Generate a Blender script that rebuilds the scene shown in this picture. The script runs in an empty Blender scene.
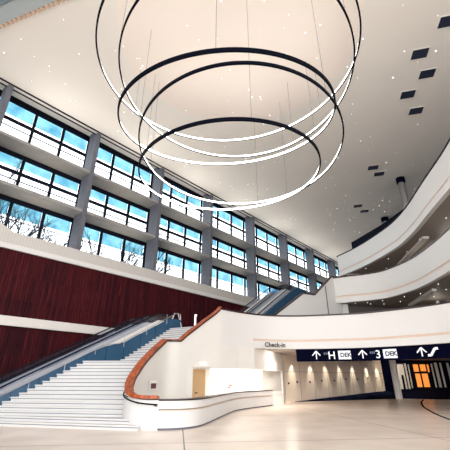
import bpy, bmesh, math, random
from mathutils import Vector, Matrix
from math import sin, cos, pi, radians, atan2, hypot

S = bpy.context.scene
COL = S.collection
rnd = random.Random(7)

# ------------------------------------------------------------------ camera
F = 345.0
PITCH = math.atan(155 / F)
EYE = 1.7
cam = bpy.data.cameras.new('camera')
cam.sensor_width = 36; cam.lens = 36 * F / 450; cam.clip_end = 500
co = bpy.data.objects.new('camera', cam); COL.objects.link(co)
co.location = (0, 0, EYE); co.rotation_euler = (pi / 2 + PITCH, 0, 0)
S.camera = co
# ------------------------------------------------------------------ world, large lights, exposure
w = bpy.data.worlds.new('world'); S.world = w; w.use_nodes = True
nt = w.node_tree; bg = nt.nodes['Background']
tc = nt.nodes.new('ShaderNodeTexCoord'); sx = nt.nodes.new('ShaderNodeSeparateXYZ')
cr = nt.nodes.new('ShaderNodeValToRGB')
nt.links.new(tc.outputs['Generated'], sx.inputs[0]); nt.links.new(sx.outputs['Z'], cr.inputs[0])
cr.color_ramp.elements[0].position = 0.0; cr.color_ramp.elements[0].color = (.80, .80, .80, 1)
cr.color_ramp.elements[1].position = .35; cr.color_ramp.elements[1].color = (.93, .97, 1, 1)
nt.links.new(cr.outputs[0], bg.inputs[0]); bg.inputs[1].default_value = 2.3

def area(name, loc, target, sx_, sy_, power, col=(1, 1, 1)):
    l = bpy.data.lights.new(name, 'AREA'); l.shape = 'RECTANGLE'; l.size = sx_; l.size_y = sy_
    l.energy = power; l.color = col
    o = bpy.data.objects.new(name, l); COL.objects.link(o); o.location = loc
    o.rotation_euler = (Vector(target) - Vector(loc)).to_track_quat('-Z', 'Y').to_euler()
    return o
# added area light behind the camera, as if daylight from a glazed front
area('front_fill_light', (2, -9, 7), (2, 12, 18), 40, 12, 2100, (1, .96, .91))
S.view_settings.view_transform = 'Standard'; S.view_settings.look = 'None'
S.view_settings.exposure = 0.72; S.view_settings.gamma = 1
S.view_settings.use_curve_mapping = False

# ------------------------------------------------------------------ helpers
CY = (0.6540, 0.7565); NN = (-0.7565, 0.6540)      # along the window wall, and towards it
def W(t, d, z=0.0): return Vector((CY[0] * t + NN[0] * d, CY[1] * t + NN[1] * d, z))

MATS = {}
def mat(name, col, rough=.6, metal=0, noise=0, nscale=5, bump=0, emis=None, es=0, spec=.5, build=None, trans=0):
    m = bpy.data.materials.new(name); m.use_nodes = True; t = m.node_tree; b = t.nodes['Principled BSDF']
    b.inputs['Base Color'].default_value = (*col, 1); b.inputs['Roughness'].default_value = rough
    b.inputs['Metallic'].default_value = metal; b.inputs['Specular IOR Level'].default_value = spec
    if trans: b.inputs['Transmission Weight'].default_value = trans
    if emis: b.inputs['Emission Color'].default_value = (*emis, 1); b.inputs['Emission Strength'].default_value = es
    if noise or bump:
        c = t.nodes.new('ShaderNodeTexCoord'); n = t.nodes.new('ShaderNodeTexNoise')
        n.inputs['Scale'].default_value = nscale; n.inputs['Detail'].default_value = 4
        t.links.new(c.outputs['Object'], n.inputs['Vector'])
        if noise:
            mx = t.nodes.new('ShaderNodeMix'); mx.data_type = 'RGBA'
            mx.inputs[6].default_value = (*[max(0, x * (1 - noise)) for x in col], 1)
            mx.inputs[7].default_value = (*[min(1, x * (1 + noise)) for x in col], 1)
            t.links.new(n.outputs['Fac'], mx.inputs[0]); t.links.new(mx.outputs[2], b.inputs['Base Color'])
        if bump:
            bp = t.nodes.new('ShaderNodeBump'); bp.inputs['Strength'].default_value = bump
            t.links.new(n.outputs['Fac'], bp.inputs['Height']); t.links.new(bp.outputs[0], b.inputs['Normal'])
    MATS[name] = m; return m

plaster = mat('white_plaster', (.78, .74, .69), .75, noise=.03, nscale=1.2)
beige = mat('beige_plaster', (.75, .72, .675), .7, noise=.03, nscale=1.5)
parapetm = mat('white_parapet', (.73, .715, .70), .55, noise=.02, nscale=2)
peach = mat('peach_groove', (.72, .56, .45), .6)
ceilm = mat('ceiling_plaster', (.80, .76, .70), .8, noise=.04, nscale=.25)
domem = mat('dome_plaster', (.84, .755, .68), .8, noise=.02, nscale=.3)
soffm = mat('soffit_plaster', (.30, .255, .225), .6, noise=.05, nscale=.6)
black = mat('black_metal', (.004, .006, .012), .5, spec=.15)
navy = mat('navy_panel', (.0015, .002, .012), .7, spec=.02)
ringm = mat('ring_metal', (.002, .003, .008), .6, spec=.04)
ledm = mat('led_strip', (.9, .9, .9), .5, emis=(1, .97, .93), es=4.5)
starm = mat('spot_glow', (.9, .9, .9), .5, emis=(1, .97, .92), es=1.5)
conc = mat('concrete', (.12, .125, .15), .7, noise=.25, nscale=3)
concs = mat('concrete_slab', (.30, .29, .28), .7, noise=.2, nscale=1.5)
framem = mat('window_frame_paint', (.004, .005, .012), .6, spec=.1)
darkglass = mat('dark_opening', (.004, .006, .014), .7, spec=.05)
bluep = mat('blue_glass_panel', (.028, .085, .16), .25, noise=.15, nscale=1)
chrome = mat('brushed_steel', (.52, .52, .54), .3, 1)
steelw = mat('escalator_steel', (.88, .84, .79), .45)
rubber = mat('handrail_rubber', (.006, .006, .014), .5, spec=.2)
caprail = mat('dark_cap', (.03, .012, .014), .35)
stepm = mat('escalator_step', (.30, .29, .29), .5)
carpet = mat('dark_carpet', (.003, .005, .018), .9, spec=.02, noise=.2, nscale=20)
whitet = mat('white_paint', (.9, .88, .86), .5)
redm = mat('red_paint', (.6, .03, .03), .5)
textm = mat('black_lettering', (.006, .006, .01), .5)
signw = mat('sign_white', (.6, .6, .6), .5, emis=(1, 1, 1), es=.35)
signb = mat('sign_navy_letter', (.01, .015, .06), .5)
doorwood = mat('door_wood', (.62, .42, .22), .5, noise=.1, nscale=2)
roomw = mat('reception_white', (.95, .93, .9), .6)
bark = mat('bark', (.02, .035, .06), .9)
skybl = mat('soffit_panel_blue_grey', (.17, .23, .27), .6, noise=.15, nscale=2)
ventm = mat('vent_dark', (.012, .02, .045), .6)
treadm = mat('stone_tread', (.66, .64, .63), .5, noise=.08, nscale=1.5)
shadem = mat('stair_shade', (.13, .15, .20), .6, noise=.2, nscale=2)  # shade colour for the strip below each nosing and the hidden core
orange = mat('amber_room_glow', (.8, .35, .1), .6, emis=(1, .30, .05), es=.55)

def wood_cap():
    m = bpy.data.materials.new('orange_wood'); m.use_nodes = True; t = m.node_tree; b = t.nodes['Principled BSDF']
    c = t.nodes.new('ShaderNodeTexCoord'); n = t.nodes.new('ShaderNodeTexNoise'); mp = t.nodes.new('ShaderNodeMapping')
    mp.inputs['Scale'].default_value = (6, 1, 3); n.inputs['Scale'].default_value = 2; n.inputs['Detail'].default_value = 6
    r = t.nodes.new('ShaderNodeValToRGB'); r.color_ramp.elements[0].color = (.22, .035, .010, 1); r.color_ramp.elements[1].color = (.58, .13, .03, 1)
    r.color_ramp.elements[0].position = .35; r.color_ramp.elements[1].position = .65
    t.links.new(c.outputs['Object'], mp.inputs[0]); t.links.new(mp.outputs[0], n.inputs['Vector']); t.links.new(n.outputs['Fac'], r.inputs[0])
    t.links.new(r.outputs[0], b.inputs['Base Color']); b.inputs['Roughness'].default_value = .35
    return m
woodcap = wood_cap()

def planks():
    """tall staggered boards; the wall mesh lives in its own frame: x along the wall, y = height"""
    m = bpy.data.materials.new('dark_red_boards'); m.use_nodes = True; t = m.node_tree; b = t.nodes['Principled BSDF']
    c = t.nodes.new('ShaderNodeTexCoord'); sp = t.nodes.new('ShaderNodeSeparateXYZ'); cb = t.nodes.new('ShaderNodeCombineXYZ')
    t.links.new(c.outputs['Object'], sp.inputs[0])
    t.links.new(sp.outputs['Z'], cb.inputs['X']); t.links.new(sp.outputs['X'], cb.inputs['Y'])
    br = t.nodes.new('ShaderNodeTexBrick'); br.inputs['Scale'].default_value = 1
    br.inputs['Brick Width'].default_value = 3.2; br.inputs['Row Height'].default_value = .2
    br.inputs['Mortar Size'].default_value = .012; br.inputs['Color1'].default_value = (.066, .007, .010, 1)
    br.inputs['Color2'].default_value = (.020, .003, .007, 1); br.inputs['Mortar'].default_value = (.004, .001, .003, 1)
    br.offset = .5; br.inputs['Bias'].default_value = -.15
    t.links.new(cb.outputs[0], br.inputs['Vector'])
    n = t.nodes.new('ShaderNodeTexNoise'); n.inputs['Scale'].default_value = 2.5; mp = t.nodes.new('ShaderNodeMapping')
    mp.inputs['Scale'].default_value = (.35, 7, 1); t.links.new(cb.outputs[0], mp.inputs[0]); t.links.new(mp.outputs[0], n.inputs['Vector'])
    mx = t.nodes.new('ShaderNodeMix'); mx.data_type = 'RGBA'; mx.blend_type = 'MULTIPLY'; mx.inputs[0].default_value = 1
    rr = t.nodes.new('ShaderNodeValToRGB'); rr.color_ramp.elements[0].position = .3; rr.color_ramp.elements[1].position = .7
    rr.color_ramp.elements[0].color = (.45, .45, .5, 1); rr.color_ramp.elements[1].color = (1.6, 1.5, 1.4, 1)
    t.links.new(n.outputs['Fac'], rr.inputs[0]); t.links.new(br.outputs['Color'], mx.inputs[6]); t.links.new(rr.outputs[0], mx.inputs[7])
    t.links.new(mx.outputs[2], b.inputs['Base Color']); b.inputs['Roughness'].default_value = .7; b.inputs['Specular IOR Level'].default_value = .12
    return m
boards = planks()

def floor_mat():
    m = bpy.data.materials.new('polished_stone'); m.use_nodes = True; t = m.node_tree; b = t.nodes['Principled BSDF']
    c = t.nodes.new('ShaderNodeTexCoord'); mp = t.nodes.new('ShaderNodeMapping')
    mp.inputs['Rotation'].default_value = (0, 0, radians(-7)); mp.inputs['Location'].default_value = (-.25, -3.95, 0)
    br = t.nodes.new('ShaderNodeTexBrick'); br.offset = 0; br.inputs['Scale'].default_value = 1
    br.inputs['Brick Width'].default_value = 8.1; br.inputs['Row Height'].default_value = 8.1
    br.inputs['Mortar Size'].default_value = .022; br.inputs['Color1'].default_value = (.96, .81, .70, 1)
    br.inputs['Color2'].default_value = (.94, .79, .68, 1); br.inputs['Mortar'].default_value = (.16, .10, .08, 1)
    t.links.new(c.outputs['Object'], mp.inputs[0]); t.links.new(mp.outputs[0], br.inputs['Vector'])
    n = t.nodes.new('ShaderNodeTexNoise'); n.inputs['Scale'].default_value = .6; n.inputs['Detail'].default_value = 5
    t.links.new(c.outputs['Object'], n.inputs['Vector'])
    rr = t.nodes.new('ShaderNodeValToRGB'); rr.color_ramp.elements[0].color = (.86, .84, .82, 1); rr.color_ramp.elements[1].color = (1.1, 1.1, 1.1, 1)
    rr.color_ramp.elements[0].position = .3; rr.color_ramp.elements[1].position = .7
    mx = t.nodes.new('ShaderNodeMix'); mx.data_type = 'RGBA'; mx.blend_type = 'MULTIPLY'; mx.inputs[0].default_value = 1
    t.links.new(n.outputs['Fac'], rr.inputs[0]); t.links.new(br.outputs['Color'], mx.inputs[6]); t.links.new(rr.outputs[0], mx.inputs[7])
    t.links.new(mx.outputs[2], b.inputs['Base Color']); b.inputs['Roughness'].default_value = .28
    return m
floorm = floor_mat()

def ribbed():
    m = bpy.data.materials.new('ribbed_white_panel'); m.use_nodes = True; t = m.node_tree; b = t.nodes['Principled BSDF']
    c = t.nodes.new('ShaderNodeTexCoord'); wv = t.nodes.new('ShaderNodeTexWave'); wv.inputs['Scale'].default_value = 1.6
    t.links.new(c.outputs['Object'], wv.inputs['Vector']); bp = t.nodes.new('ShaderNodeBump'); bp.inputs['Strength'].default_value = .6
    rr = t.nodes.new('ShaderNodeValToRGB'); rr.color_ramp.elements[0].color = (.54, .51, .48, 1); rr.color_ramp.elements[1].color = (.60, .57, .54, 1)
    rr.color_ramp.elements[1].position = .4
    t.links.new(wv.outputs['Fac'], rr.inputs[0]); t.links.new(rr.outputs[0], b.inputs['Base Color'])
    t.links.new(wv.outputs['Fac'], bp.inputs['Height']); t.links.new(bp.outputs[0], b.inputs['Normal']); b.inputs['Roughness'].default_value = .6
    return m
ribm = ribbed()

def glassmat(name, col, fac):
    m = bpy.data.materials.new(name); m.use_nodes = True; t = m.node_tree; t.nodes.clear()
    o = t.nodes.new('ShaderNodeOutputMaterial'); tr = t.nodes.new('ShaderNodeBsdfTransparent'); g = t.nodes.new('ShaderNodeBsdfGlossy')
    tr.inputs[0].default_value = (*col, 1); g.inputs['Roughness'].default_value = .03; mx = t.nodes.new('ShaderNodeMixShader')
    mx.inputs[0].default_value = fac; t.links.new(tr.outputs[0], mx.inputs[1]); t.links.new(g.outputs[0], mx.inputs[2]); t.links.new(mx.outputs[0], o.inputs[0])
    return m
clear = glassmat('clear_glass', (.96, .98, 1), .04)
tint = glassmat('balustrade_glass', (.86, .89, .95), .06)

def blindmat():
    m = bpy.data.materials.new('blue_sun_screen'); m.use_nodes = True; t = m.node_tree; t.nodes.clear()
    o = t.nodes.new('ShaderNodeOutputMaterial'); tr = t.nodes.new('ShaderNodeBsdfTransparent'); d = t.nodes.new('ShaderNodeBsdfTranslucent')
    n = t.nodes.new('ShaderNodeTexNoise'); n.inputs['Scale'].default_value = .9; n.inputs['Detail'].default_value = 3
    c = t.nodes.new('ShaderNodeTexCoord'); t.links.new(c.outputs['Object'], n.inputs['Vector'])
    r = t.nodes.new('ShaderNodeValToRGB'); r.color_ramp.elements[0].color = (.03, .14, .21, 1); r.color_ramp.elements[1].color = (.17, .36, .44, 1)
    r.color_ramp.elements[0].position = .3; r.color_ramp.elements[1].position = .65
    t.links.new(n.outputs['Fac'], r.inputs[0]); t.links.new(r.outputs[0], tr.inputs[0])
    d.inputs[0].default_value = (.12, .30, .38, 1); mx = t.nodes.new('ShaderNodeMixShader'); mx.inputs[0].default_value = .3
    t.links.new(tr.outputs[0], mx.inputs[1]); t.links.new(d.outputs[0], mx.inputs[2]); t.links.new(mx.outputs[0], o.inputs[0])
    return m
screen = blindmat()

# mesh building ------------------------------------------------------
class MB:
    def __init__(s): s.v = []; s.f = []; s.mi = []
    def quad(s, a, b, c, d, mi=0):
        n = len(s.v); s.v += [tuple(a), tuple(b), tuple(c), tuple(d)]; s.f.append((n, n + 1, n + 2, n + 3)); s.mi.append(mi)
    def prism(s, bot, top, mi=0):
        """closed prism between two equal rings of points"""
        n = len(s.v); k = len(bot); s.v += [tuple(p) for p in bot] + [tuple(p) for p in top]
        s.f.append(tuple(range(n + k - 1, n - 1, -1))); s.f.append(tuple(range(n + k, n + 2 * k)))
        for i in range(k): j = (i + 1) % k; s.f.append((n + i, n + j, n + k + j, n + k + i))
        s.mi += [mi] * (k + 2); return s
    def box(s, x0, y0, z0, x1, y1, z1, mi=0):
        b = [(x0, y0, z0), (x1, y0, z0), (x1, y1, z0), (x0, y1, z0)]
        return s.prism(b, [(p[0], p[1], z1) for p in b], mi)
    def wbox(s, t0, t1, d0, d1, z0, z1, mi=0):
        b = [W(t0, d0, z0), W(t1, d0, z0), W(t1, d1, z0), W(t0, d1, z0)]
        return s.prism(b, [p + Vector((0, 0, z1 - z0)) for p in b], mi)
    def sweep(s, pts, prof, closed=False, mi=0, caps=True):
        """profile (side offset, up offset) carried level along a polyline; side = right of travel"""
        pts = [Vector(p) for p in pts]; n0 = len(s.v); k = len(prof); m = len(pts)
        for i, p in enumerate(pts):
            if closed: a = pts[i - 1]; b = pts[(i + 1) % m]
            else: a = pts[max(0, i - 1)]; b = pts[min(m - 1, i + 1)]
            d = (b - a); d.z = 0
            d = d.normalized() if d.length > 1e-6 else Vector((0, 1, 0))
            r = Vector((d.y, -d.x, 0)); sc = 1.0
            if 0 < i < m - 1 or closed:
                e = (p - a); e.z = 0
                if e.length > 1e-6: sc = 1 / max(.5, abs(e.normalized().dot(d)))
            for (u, v) in prof: s.v.append(tuple(p + r * u * sc + Vector((0, 0, v))))
        for i in range(m if closed else m - 1):
            j = (i + 1) % m
            for q in range(k):
                r_ = (q + 1) % k
                s.f.append((n0 + i * k + q, n0 + i * k + r_, n0 + j * k + r_, n0 + j * k + q)); s.mi.append(mi)
        if caps and not closed:
            s.f.append(tuple(n0 + q for q in range(k - 1, -1, -1))); s.f.append(tuple(n0 + (m - 1) * k + q for q in range(k))); s.mi += [mi, mi]
        return s
    def tube(s, pts, r, n=8, mi=0, closed=False):
        pts = [Vector(p) for p in pts]; n0 = len(s.v); m = len(pts)
        for i, p in enumerate(pts):
            a = pts[i - 1] if (i or closed) else p; b = pts[(i + 1) % m] if (i < m - 1 or closed) else p
            d = (b - a).normalized(); ref = Vector((0, 0, 1)) if abs(d.z) < .95 else Vector((1, 0, 0))
            x = d.cross(ref).normalized(); y = x.cross(d)
            rr = r[i] if isinstance(r, (list, tuple)) else r
            for q in range(n): s.v.append(tuple(p + x * rr * cos(2 * pi * q / n) + y * rr * sin(2 * pi * q / n)))
        for i in range(m if closed else m - 1):
            j = (i + 1) % m
            for q in range(n):
                r_ = (q + 1) % n; s.f.append((n0 + i * n + q, n0 + i * n + r_, n0 + j * n + r_, n0 + j * n + q)); s.mi.append(mi)
        if not closed:
            s.f.append(tuple(n0 + q for q in range(n - 1, -1, -1))); s.f.append(tuple(n0 + (m - 1) * n + q for q in range(n))); s.mi += [mi, mi]
        return s
    def cyl(s, c, r, h, n=24, mi=0, r2=None):
        r2 = r if r2 is None else r2
        return s.prism([(c[0] + r * cos(2 * pi * i / n), c[1] + r * sin(2 * pi * i / n), c[2]) for i in range(n)],
                       [(c[0] + r2 * cos(2 * pi * i / n), c[1] + r2 * sin(2 * pi * i / n), c[2] + h) for i in range(n)], mi)
    def poly(s, pts, mi=0):
        n = len(s.v); s.v += [tuple(p) for p in pts]; s.f.append(tuple(range(n, n + len(pts)))); s.mi.append(mi); return s
    def build(s, name, mats, parent=None, smooth=False, org=None, rz=0):
        """org/rz: the object's own origin and turn about z (world-space vertices are brought into it)"""
        if not isinstance(mats, (list, tuple)): mats = [mats]
        me = bpy.data.meshes.new(name); vs = s.v
        if org is not None or rz:
            M = (Matrix.Translation(Vector(org or (0, 0, 0))) @ Matrix.Rotation(rz, 4, 'Z')).inverted()
            vs = [tuple(M @ Vector(p)) for p in s.v]
        me.from_pydata(vs, [], s.f); 
        for m in mats: me.materials.append(m)
        for p, i in zip(me.polygons, s.mi): p.material_index = i
        bm = bmesh.new(); bm.from_mesh(me); bmesh.ops.recalc_face_normals(bm, faces=bm.faces); bm.to_mesh(me); bm.free()
        if smooth:
            for p in me.polygons: p.use_smooth = True
            try: me.set_sharp_from_angle(angle=radians(35))
            except Exception: pass
        o = bpy.data.objects.new(name, me); COL.objects.link(o)
        if org is not None or rz: o.location = org or (0, 0, 0); o.rotation_euler = (0, 0, rz)
        if parent is not None: 
            o.parent = parent
            o.matrix_parent_inverse = (Matrix.Translation(parent.location) @ parent.rotation_euler.to_matrix().to_4x4()).inverted() if parent.parent is None else Matrix()
        return o
def tag(o, label=None, cat=None, group=None, kind=None):
    if label: o['label'] = label
    if cat: o['category'] = cat
    if group: o['group'] = group
    if kind: o['kind'] = kind
    return o
def empty(name, loc, label, cat, group=None):
    o = bpy.data.objects.new(name, None); COL.objects.link(o); o.location = loc; o.empty_display_size = .2
    return tag(o, label, cat, group)
def struct(o): o['kind'] = 'structure'; return o
def spline(pts, n=8):
    P = [Vector(p) for p in pts]; out = []
    for i in range(len(P) - 1):
        a = P[max(0, i - 1)]; b = P[i]; c = P[i + 1]; d = P[min(len(P) - 1, i + 2)]
        for k in range(n):
            t = k / n
            out.append(.5 * ((2 * b) + (c - a) * t + (2 * a - 5 * b + 4 * c - d) * t * t + (3 * b - a - 3 * c + d) * t ** 3))
    out.append(P[-1]); return out

# ================================================================== SETTING
FL1, FL2, FL3, CEIL = 4.95, 9.1, 13.25, 22.0
o = MB(); o.poly([(-45, -10, 0), (45, -10, 0), (45, 50, 0), (-45, 50, 0)]); struct(o.build('floor', floorm))
o = MB(); o.box(-90, -40, -1.2, 120, 160, -.6); struct(o.build('ground', conc))

# ceiling with a round shallow dome -----------------------------------
DC = (.9, 15.9); DR = 7.75
E0 = Vector((-20.0, 16.9)); E1 = Vector((-3.0, 10.75))            # edge where the blue-grey panel begins
def hole_plate():
    bm = bmesh.new(); z = CEIL; NR = 96
    ring = [bm.verts.new((DC[0] + DR * cos(2 * pi * i / NR), DC[1] + DR * sin(2 * pi * i / NR), z)) for i in range(NR)]
    outer = []
    wa = W(-30, 25.2); wb = W(90, 25.2)
    R = 100
    pts = [(wa.x, wa.y), (-30, -10), (60, -10), (60, 100), (wb.x, wb.y)]
    ov = [bm.verts.new((p[0], p[1], z)) for p in pts]
    es = [bm.edges.new((ring[i], ring[(i + 1) % NR])) for i in range(NR)] + [bm.edges.new((ov[i], ov[(i + 1) % len(ov)])) for i in range(len(ov))]
    bmesh.ops.triangle_fill(bm, use_beauty=True, edges=es)
    me = bpy.data.meshes.new('ceiling'); bm.to_mesh(me); bm.free(); me.materials.append(ceilm)
    o = bpy.data.objects.new('ceiling', me); COL.objects.link(o); return struct(o)
ceil = hole_plate()
m = MB(); NR = 96; prof = [(DR * (1 - k / 14) + (.01 if k == 14 else 0), .9 * (1 - (1 - k / 14) ** 2) ** 2) for k in range(15)]
for a, b in zip(prof[:-1], prof[1:]):
    for i in range(NR):
        t0 = 2 * pi * i / NR; t1 = 2 * pi * (i + 1) / NR
        P = lambda q, t: (DC[0] + q[0] * cos(t), DC[1] + q[0] * sin(t), CEIL + q[1])
        m.quad(P(a, t0), P(a, t1), P(b, t1), P(b, t0))
d = m.build('ceiling_dome', domem, smooth=True); struct(d)
m = MB(); q_ = [(*W(-30, 26.85)[:2], 0), (*W(90, 26.85)[:2], 0), (60, 100, 0), (60, -10, 0), (*W(-30, -10)[:2], 0)]; m.prism([(a[0], a[1], 23.2) for a in q_], [(a[0], a[1], 23.4) for a in q_]); struct(m.build('roof_slab', conc))

# blue-grey panel at the upper left with a batten row along it
e = (E1 - E0).normalized(); nrm = Vector((e.y, -e.x))             # towards the camera side
if nrm.y > 0: nrm = -nrm
def EP(s_, o_, z): p = E0 + e * s_ + nrm * o_; return Vector((p.x, p.y, z))
m = MB(); m.prism([EP(-20, 1.15, 21.8), EP(30, 1.15, 21.8), EP(30, 18, 21.8), EP(-20, 18, 21.8)], [EP(-20, 1.15, 21.95), EP(30, 1.15, 21.95), EP(30, 18, 21.95), EP(-20, 18, 21.95)])
struct(m.build('ceiling_panel', skybl))
m = MB(); m.prism([EP(-20, .22, 21.88), EP(30, .22, 21.88), EP(30, 1.1, 21.88), EP(-20, 1.1, 21.88)], [EP(-20, .22, 21.97), EP(30, .22, 21.97), EP(30, 1.1, 21.97), EP(-20, 1.1, 21.97)])
struct(m.build('trim_1', mat('pale_blue_trim', (.40, .45, .46), .6)))
m = MB()
k = -4.0
while k < 16:
    m.prism([EP(k, 0, 21.86), EP(k + .17, 0, 21.86), EP(k + .17, .24, 21.86), EP(k, .24, 21.86)], [EP(k, 0, 21.99), EP(k + .17, 0, 21.99), EP(k + .17, .24, 21.99), EP(k, .24, 21.99)])
    k += .36
struct(m.build('trim_2', mat('peach_batten', (.62, .43, .30), .6)))

# window wall --------------------------------------------------------
RE = [_r + .15 for _r in (-11.0, -3.2, 4.2, 11.55, 18.96, 26.53, 34.86, 43.23, 51.73, 60.11, 68.5, 76.8)]      # right edge of each pillar along the wall
GD = 26.7
WROT = atan2(CY[1], CY[0])
m = MB(); m.wbox(-30, 88, 25.06, 25.3, 0, 9.7); struct(m.build('wall_left', boards, org=(W(0, 25)[0], W(0, 25)[1], 0), rz=WROT))
m = MB(); m.wbox(-30, 15.6, 24.86, 25.05, 4.82, 5.4); struct(m.build('trim_3', plaster))
m = MB(); m.wbox(-30, 88, 24.98, 26.8, 10.02, 10.88); struct(m.build('wall_band', ribm, org=(W(0, 25)[0], W(0, 25)[1], 0), rz=WROT))
m = MB(); m.wbox(-30, 88, 24.9, 26.8, 9.66, 10.02); struct(m.build('trim_4', parapetm))
m = MB(); m.prism([W(-30, 24.9, 10.9), W(6.9, 24.9, 10.9), W(-30, 24.9, 16)], [W(-30, 24.97, 10.9), W(6.9, 24.97, 10.9), W(-30, 24.97, 16)])
m = MB()
for (t0, z0, t1, z1) in [(-4, 17.5, 6.85, 10.88)]:
    m.prism([W(-8, 24.9, 10.0), W(6.85, 24.9, 10.0), W(6.85, 24.9, 10.88), W(5.9, 24.9, 11.3), W(4.6, 24.9, 12.1), W(-8, 24.9, 20)],
            [W(-8, 24.97, 10.0), W(6.85, 24.97, 10.0), W(6.85, 24.97, 10.88), W(5.9, 24.97, 11.3), W(4.6, 24.97, 12.1), W(-8, 24.97, 20)])
struct(m.build('wall_ribbed', ribm, org=(W(0, 25)[0], W(0, 25)[1], 0), rz=WROT))
for z0, z1 in ((14.05, 14.3), (17.75, 17.98)):
    m = MB(); m.wbox(-30, 88, 25.0, 26.85, z0, z1 , 0); struct(m.build('floor_slab', concs))
m = MB(); m.wbox(-30, 88, 26.5, 26.9, 22.3, 23.3); struct(m.build('beam', framem))
m = MB(); m.wbox(-30, 88, 24.72, 24.80, 21.9, 22.0); struct(m.build('trim_5', black))
m = MB(); m.wbox(-30, 88, 25.2, 25.28, 21.92, 22.4); struct(m.build('trim_6', black))
m = MB(); m.wbox(-30, 88, 25.28, 26.6, 22.4, 22.45); struct(m.build('trim_10', plaster))
rows = [(10.88, 14.05, 'low'), (14.3, 17.75, 'mid'), (17.98, 22.35, 'top')]
for r in RE:
    m = MB()
    for z0, z1 in ((10.88, 14.05), (14.3, 17.75), (17.98, 21.95)): m.wbox(r - .38, r, 24.93, 26.25, z0, z1)
    m.wbox(r - .38, r, 24.93, 24.99, 14.05, 14.3).wbox(r - .38, r, 24.93, 24.99, 17.75, 17.98).wbox(r - .38, r, 25.3, 26.25, 21.95, 22.39)
    struct(m.build('pillar', conc))
wi = 0
for i in range(len(RE) - 1):
    ta = RE[i] - .2; tb = RE[i + 1] - .2
    for (z0, z1, kind) in rows:
        wi += 1
        h = z1
        fr = MB(); pw = (tb - ta); CQ = (ta, ta + pw * .36, ta + pw * .68, tb)
        fr.wbox(ta, tb, GD - .06, GD + .1, h - .36, h)                       # head
        fr.wbox(ta, tb, GD - .05, GD + .1, z0, z0 + .08)
        for q in range(4):
            c = CQ[q]; w_ = .10 if q not in (0, 3) else .09
            fr.wbox(max(ta, c - w_), min(tb, c + w_), GD - .08, GD + .1, z0 + .08, h - .36)
        if kind == 'low':
            fr.wbox(ta, tb, GD - .03, GD + .03, h - 1.72, h - 1.66)
            lowb = h - 1.4
        else:
            k_ = .35 if kind == 'top' else 0
            fr.wbox(ta, tb, GD - .07, GD + .08, h - 1.74 - k_, h - 1.48 - k_)
            fr.wbox(ta, tb, GD - .05, GD + .0, h - 2.3 - k_, h - 2.21 - k_)
            lowb = h - 1.12 - k_
        f_ = fr.build('window_%d' % wi, framem); struct(f_)
        if wi > 27 * 3: continue
        for q in range(3):
            a = CQ[q] + .1; b = CQ[q + 1] - .1
            g = MB(); g.quad(W(a, GD + .02, z0 + .08), W(b, GD + .02, z0 + .08), W(b, GD + .02, h - .36), W(a, GD + .02, h - .36))
            g.build('glass_pane', clear, f_)
            s_ = MB(); dz = rnd.uniform(-.04, .04)
            s_.quad(W(a, GD + .14, lowb + dz), W(b, GD + .14, lowb + dz), W(b, GD + .14, h - .30), W(a, GD + .14, h - .30))
            s_.build('sun_screen', screen, f_)
# end of the hall
m = MB(); m.prism([W(84, 26.2, 0), W(84, -30, 0), W(84.3, -30, 0), W(84.3, 26.2, 0)], [W(84, 26.2, 22), W(84, -30, 22), W(84.3, -30, 22), W(84.3, 26.2, 22)])
struct(m.build('wall_back', plaster))

# ================================================================== BALCONIES
L1 = spline([(-.26, 23.0, 0), (.9, 24.15, 0), (2.2, 25.1, 0), (3.5, 25.65, 0), (5.5, 25.75, 0), (8.4, 25.05, 0), (9.9, 24.4, 0), (12.1, 22.6, 0), (13.5, 20.8, 0), (14.6, 18.2, 0), (15.2, 15, 0), (15.3, 11, 0)], 5)
L2 = spline([(9.75, 30.6, 0), (11.0, 29.9, 0), (12.4, 29.2, 0), (13.5, 28.0, 0), (14.2, 25.2, 0), (14.1, 22.2, 0), (13.7, 19.3, 0), (13.0, 16.2, 0), (11.9, 12.5, 0), (10.6, 9, 0)], 5)
L3 = spline([(12.6, 36.9, 0), (13.5, 34.6, 0), (14.2, 31.9, 0), (14.75, 28, 0), (14.55, 24.7, 0), (13.85, 20.8, 0), (13.15, 16.8, 0), (12.0, 12.5, 0), (10.6, 8.5, 0)], 5)
def up(pts, z): return [Vector((p[0], p[1], z)) for p in pts]
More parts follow.
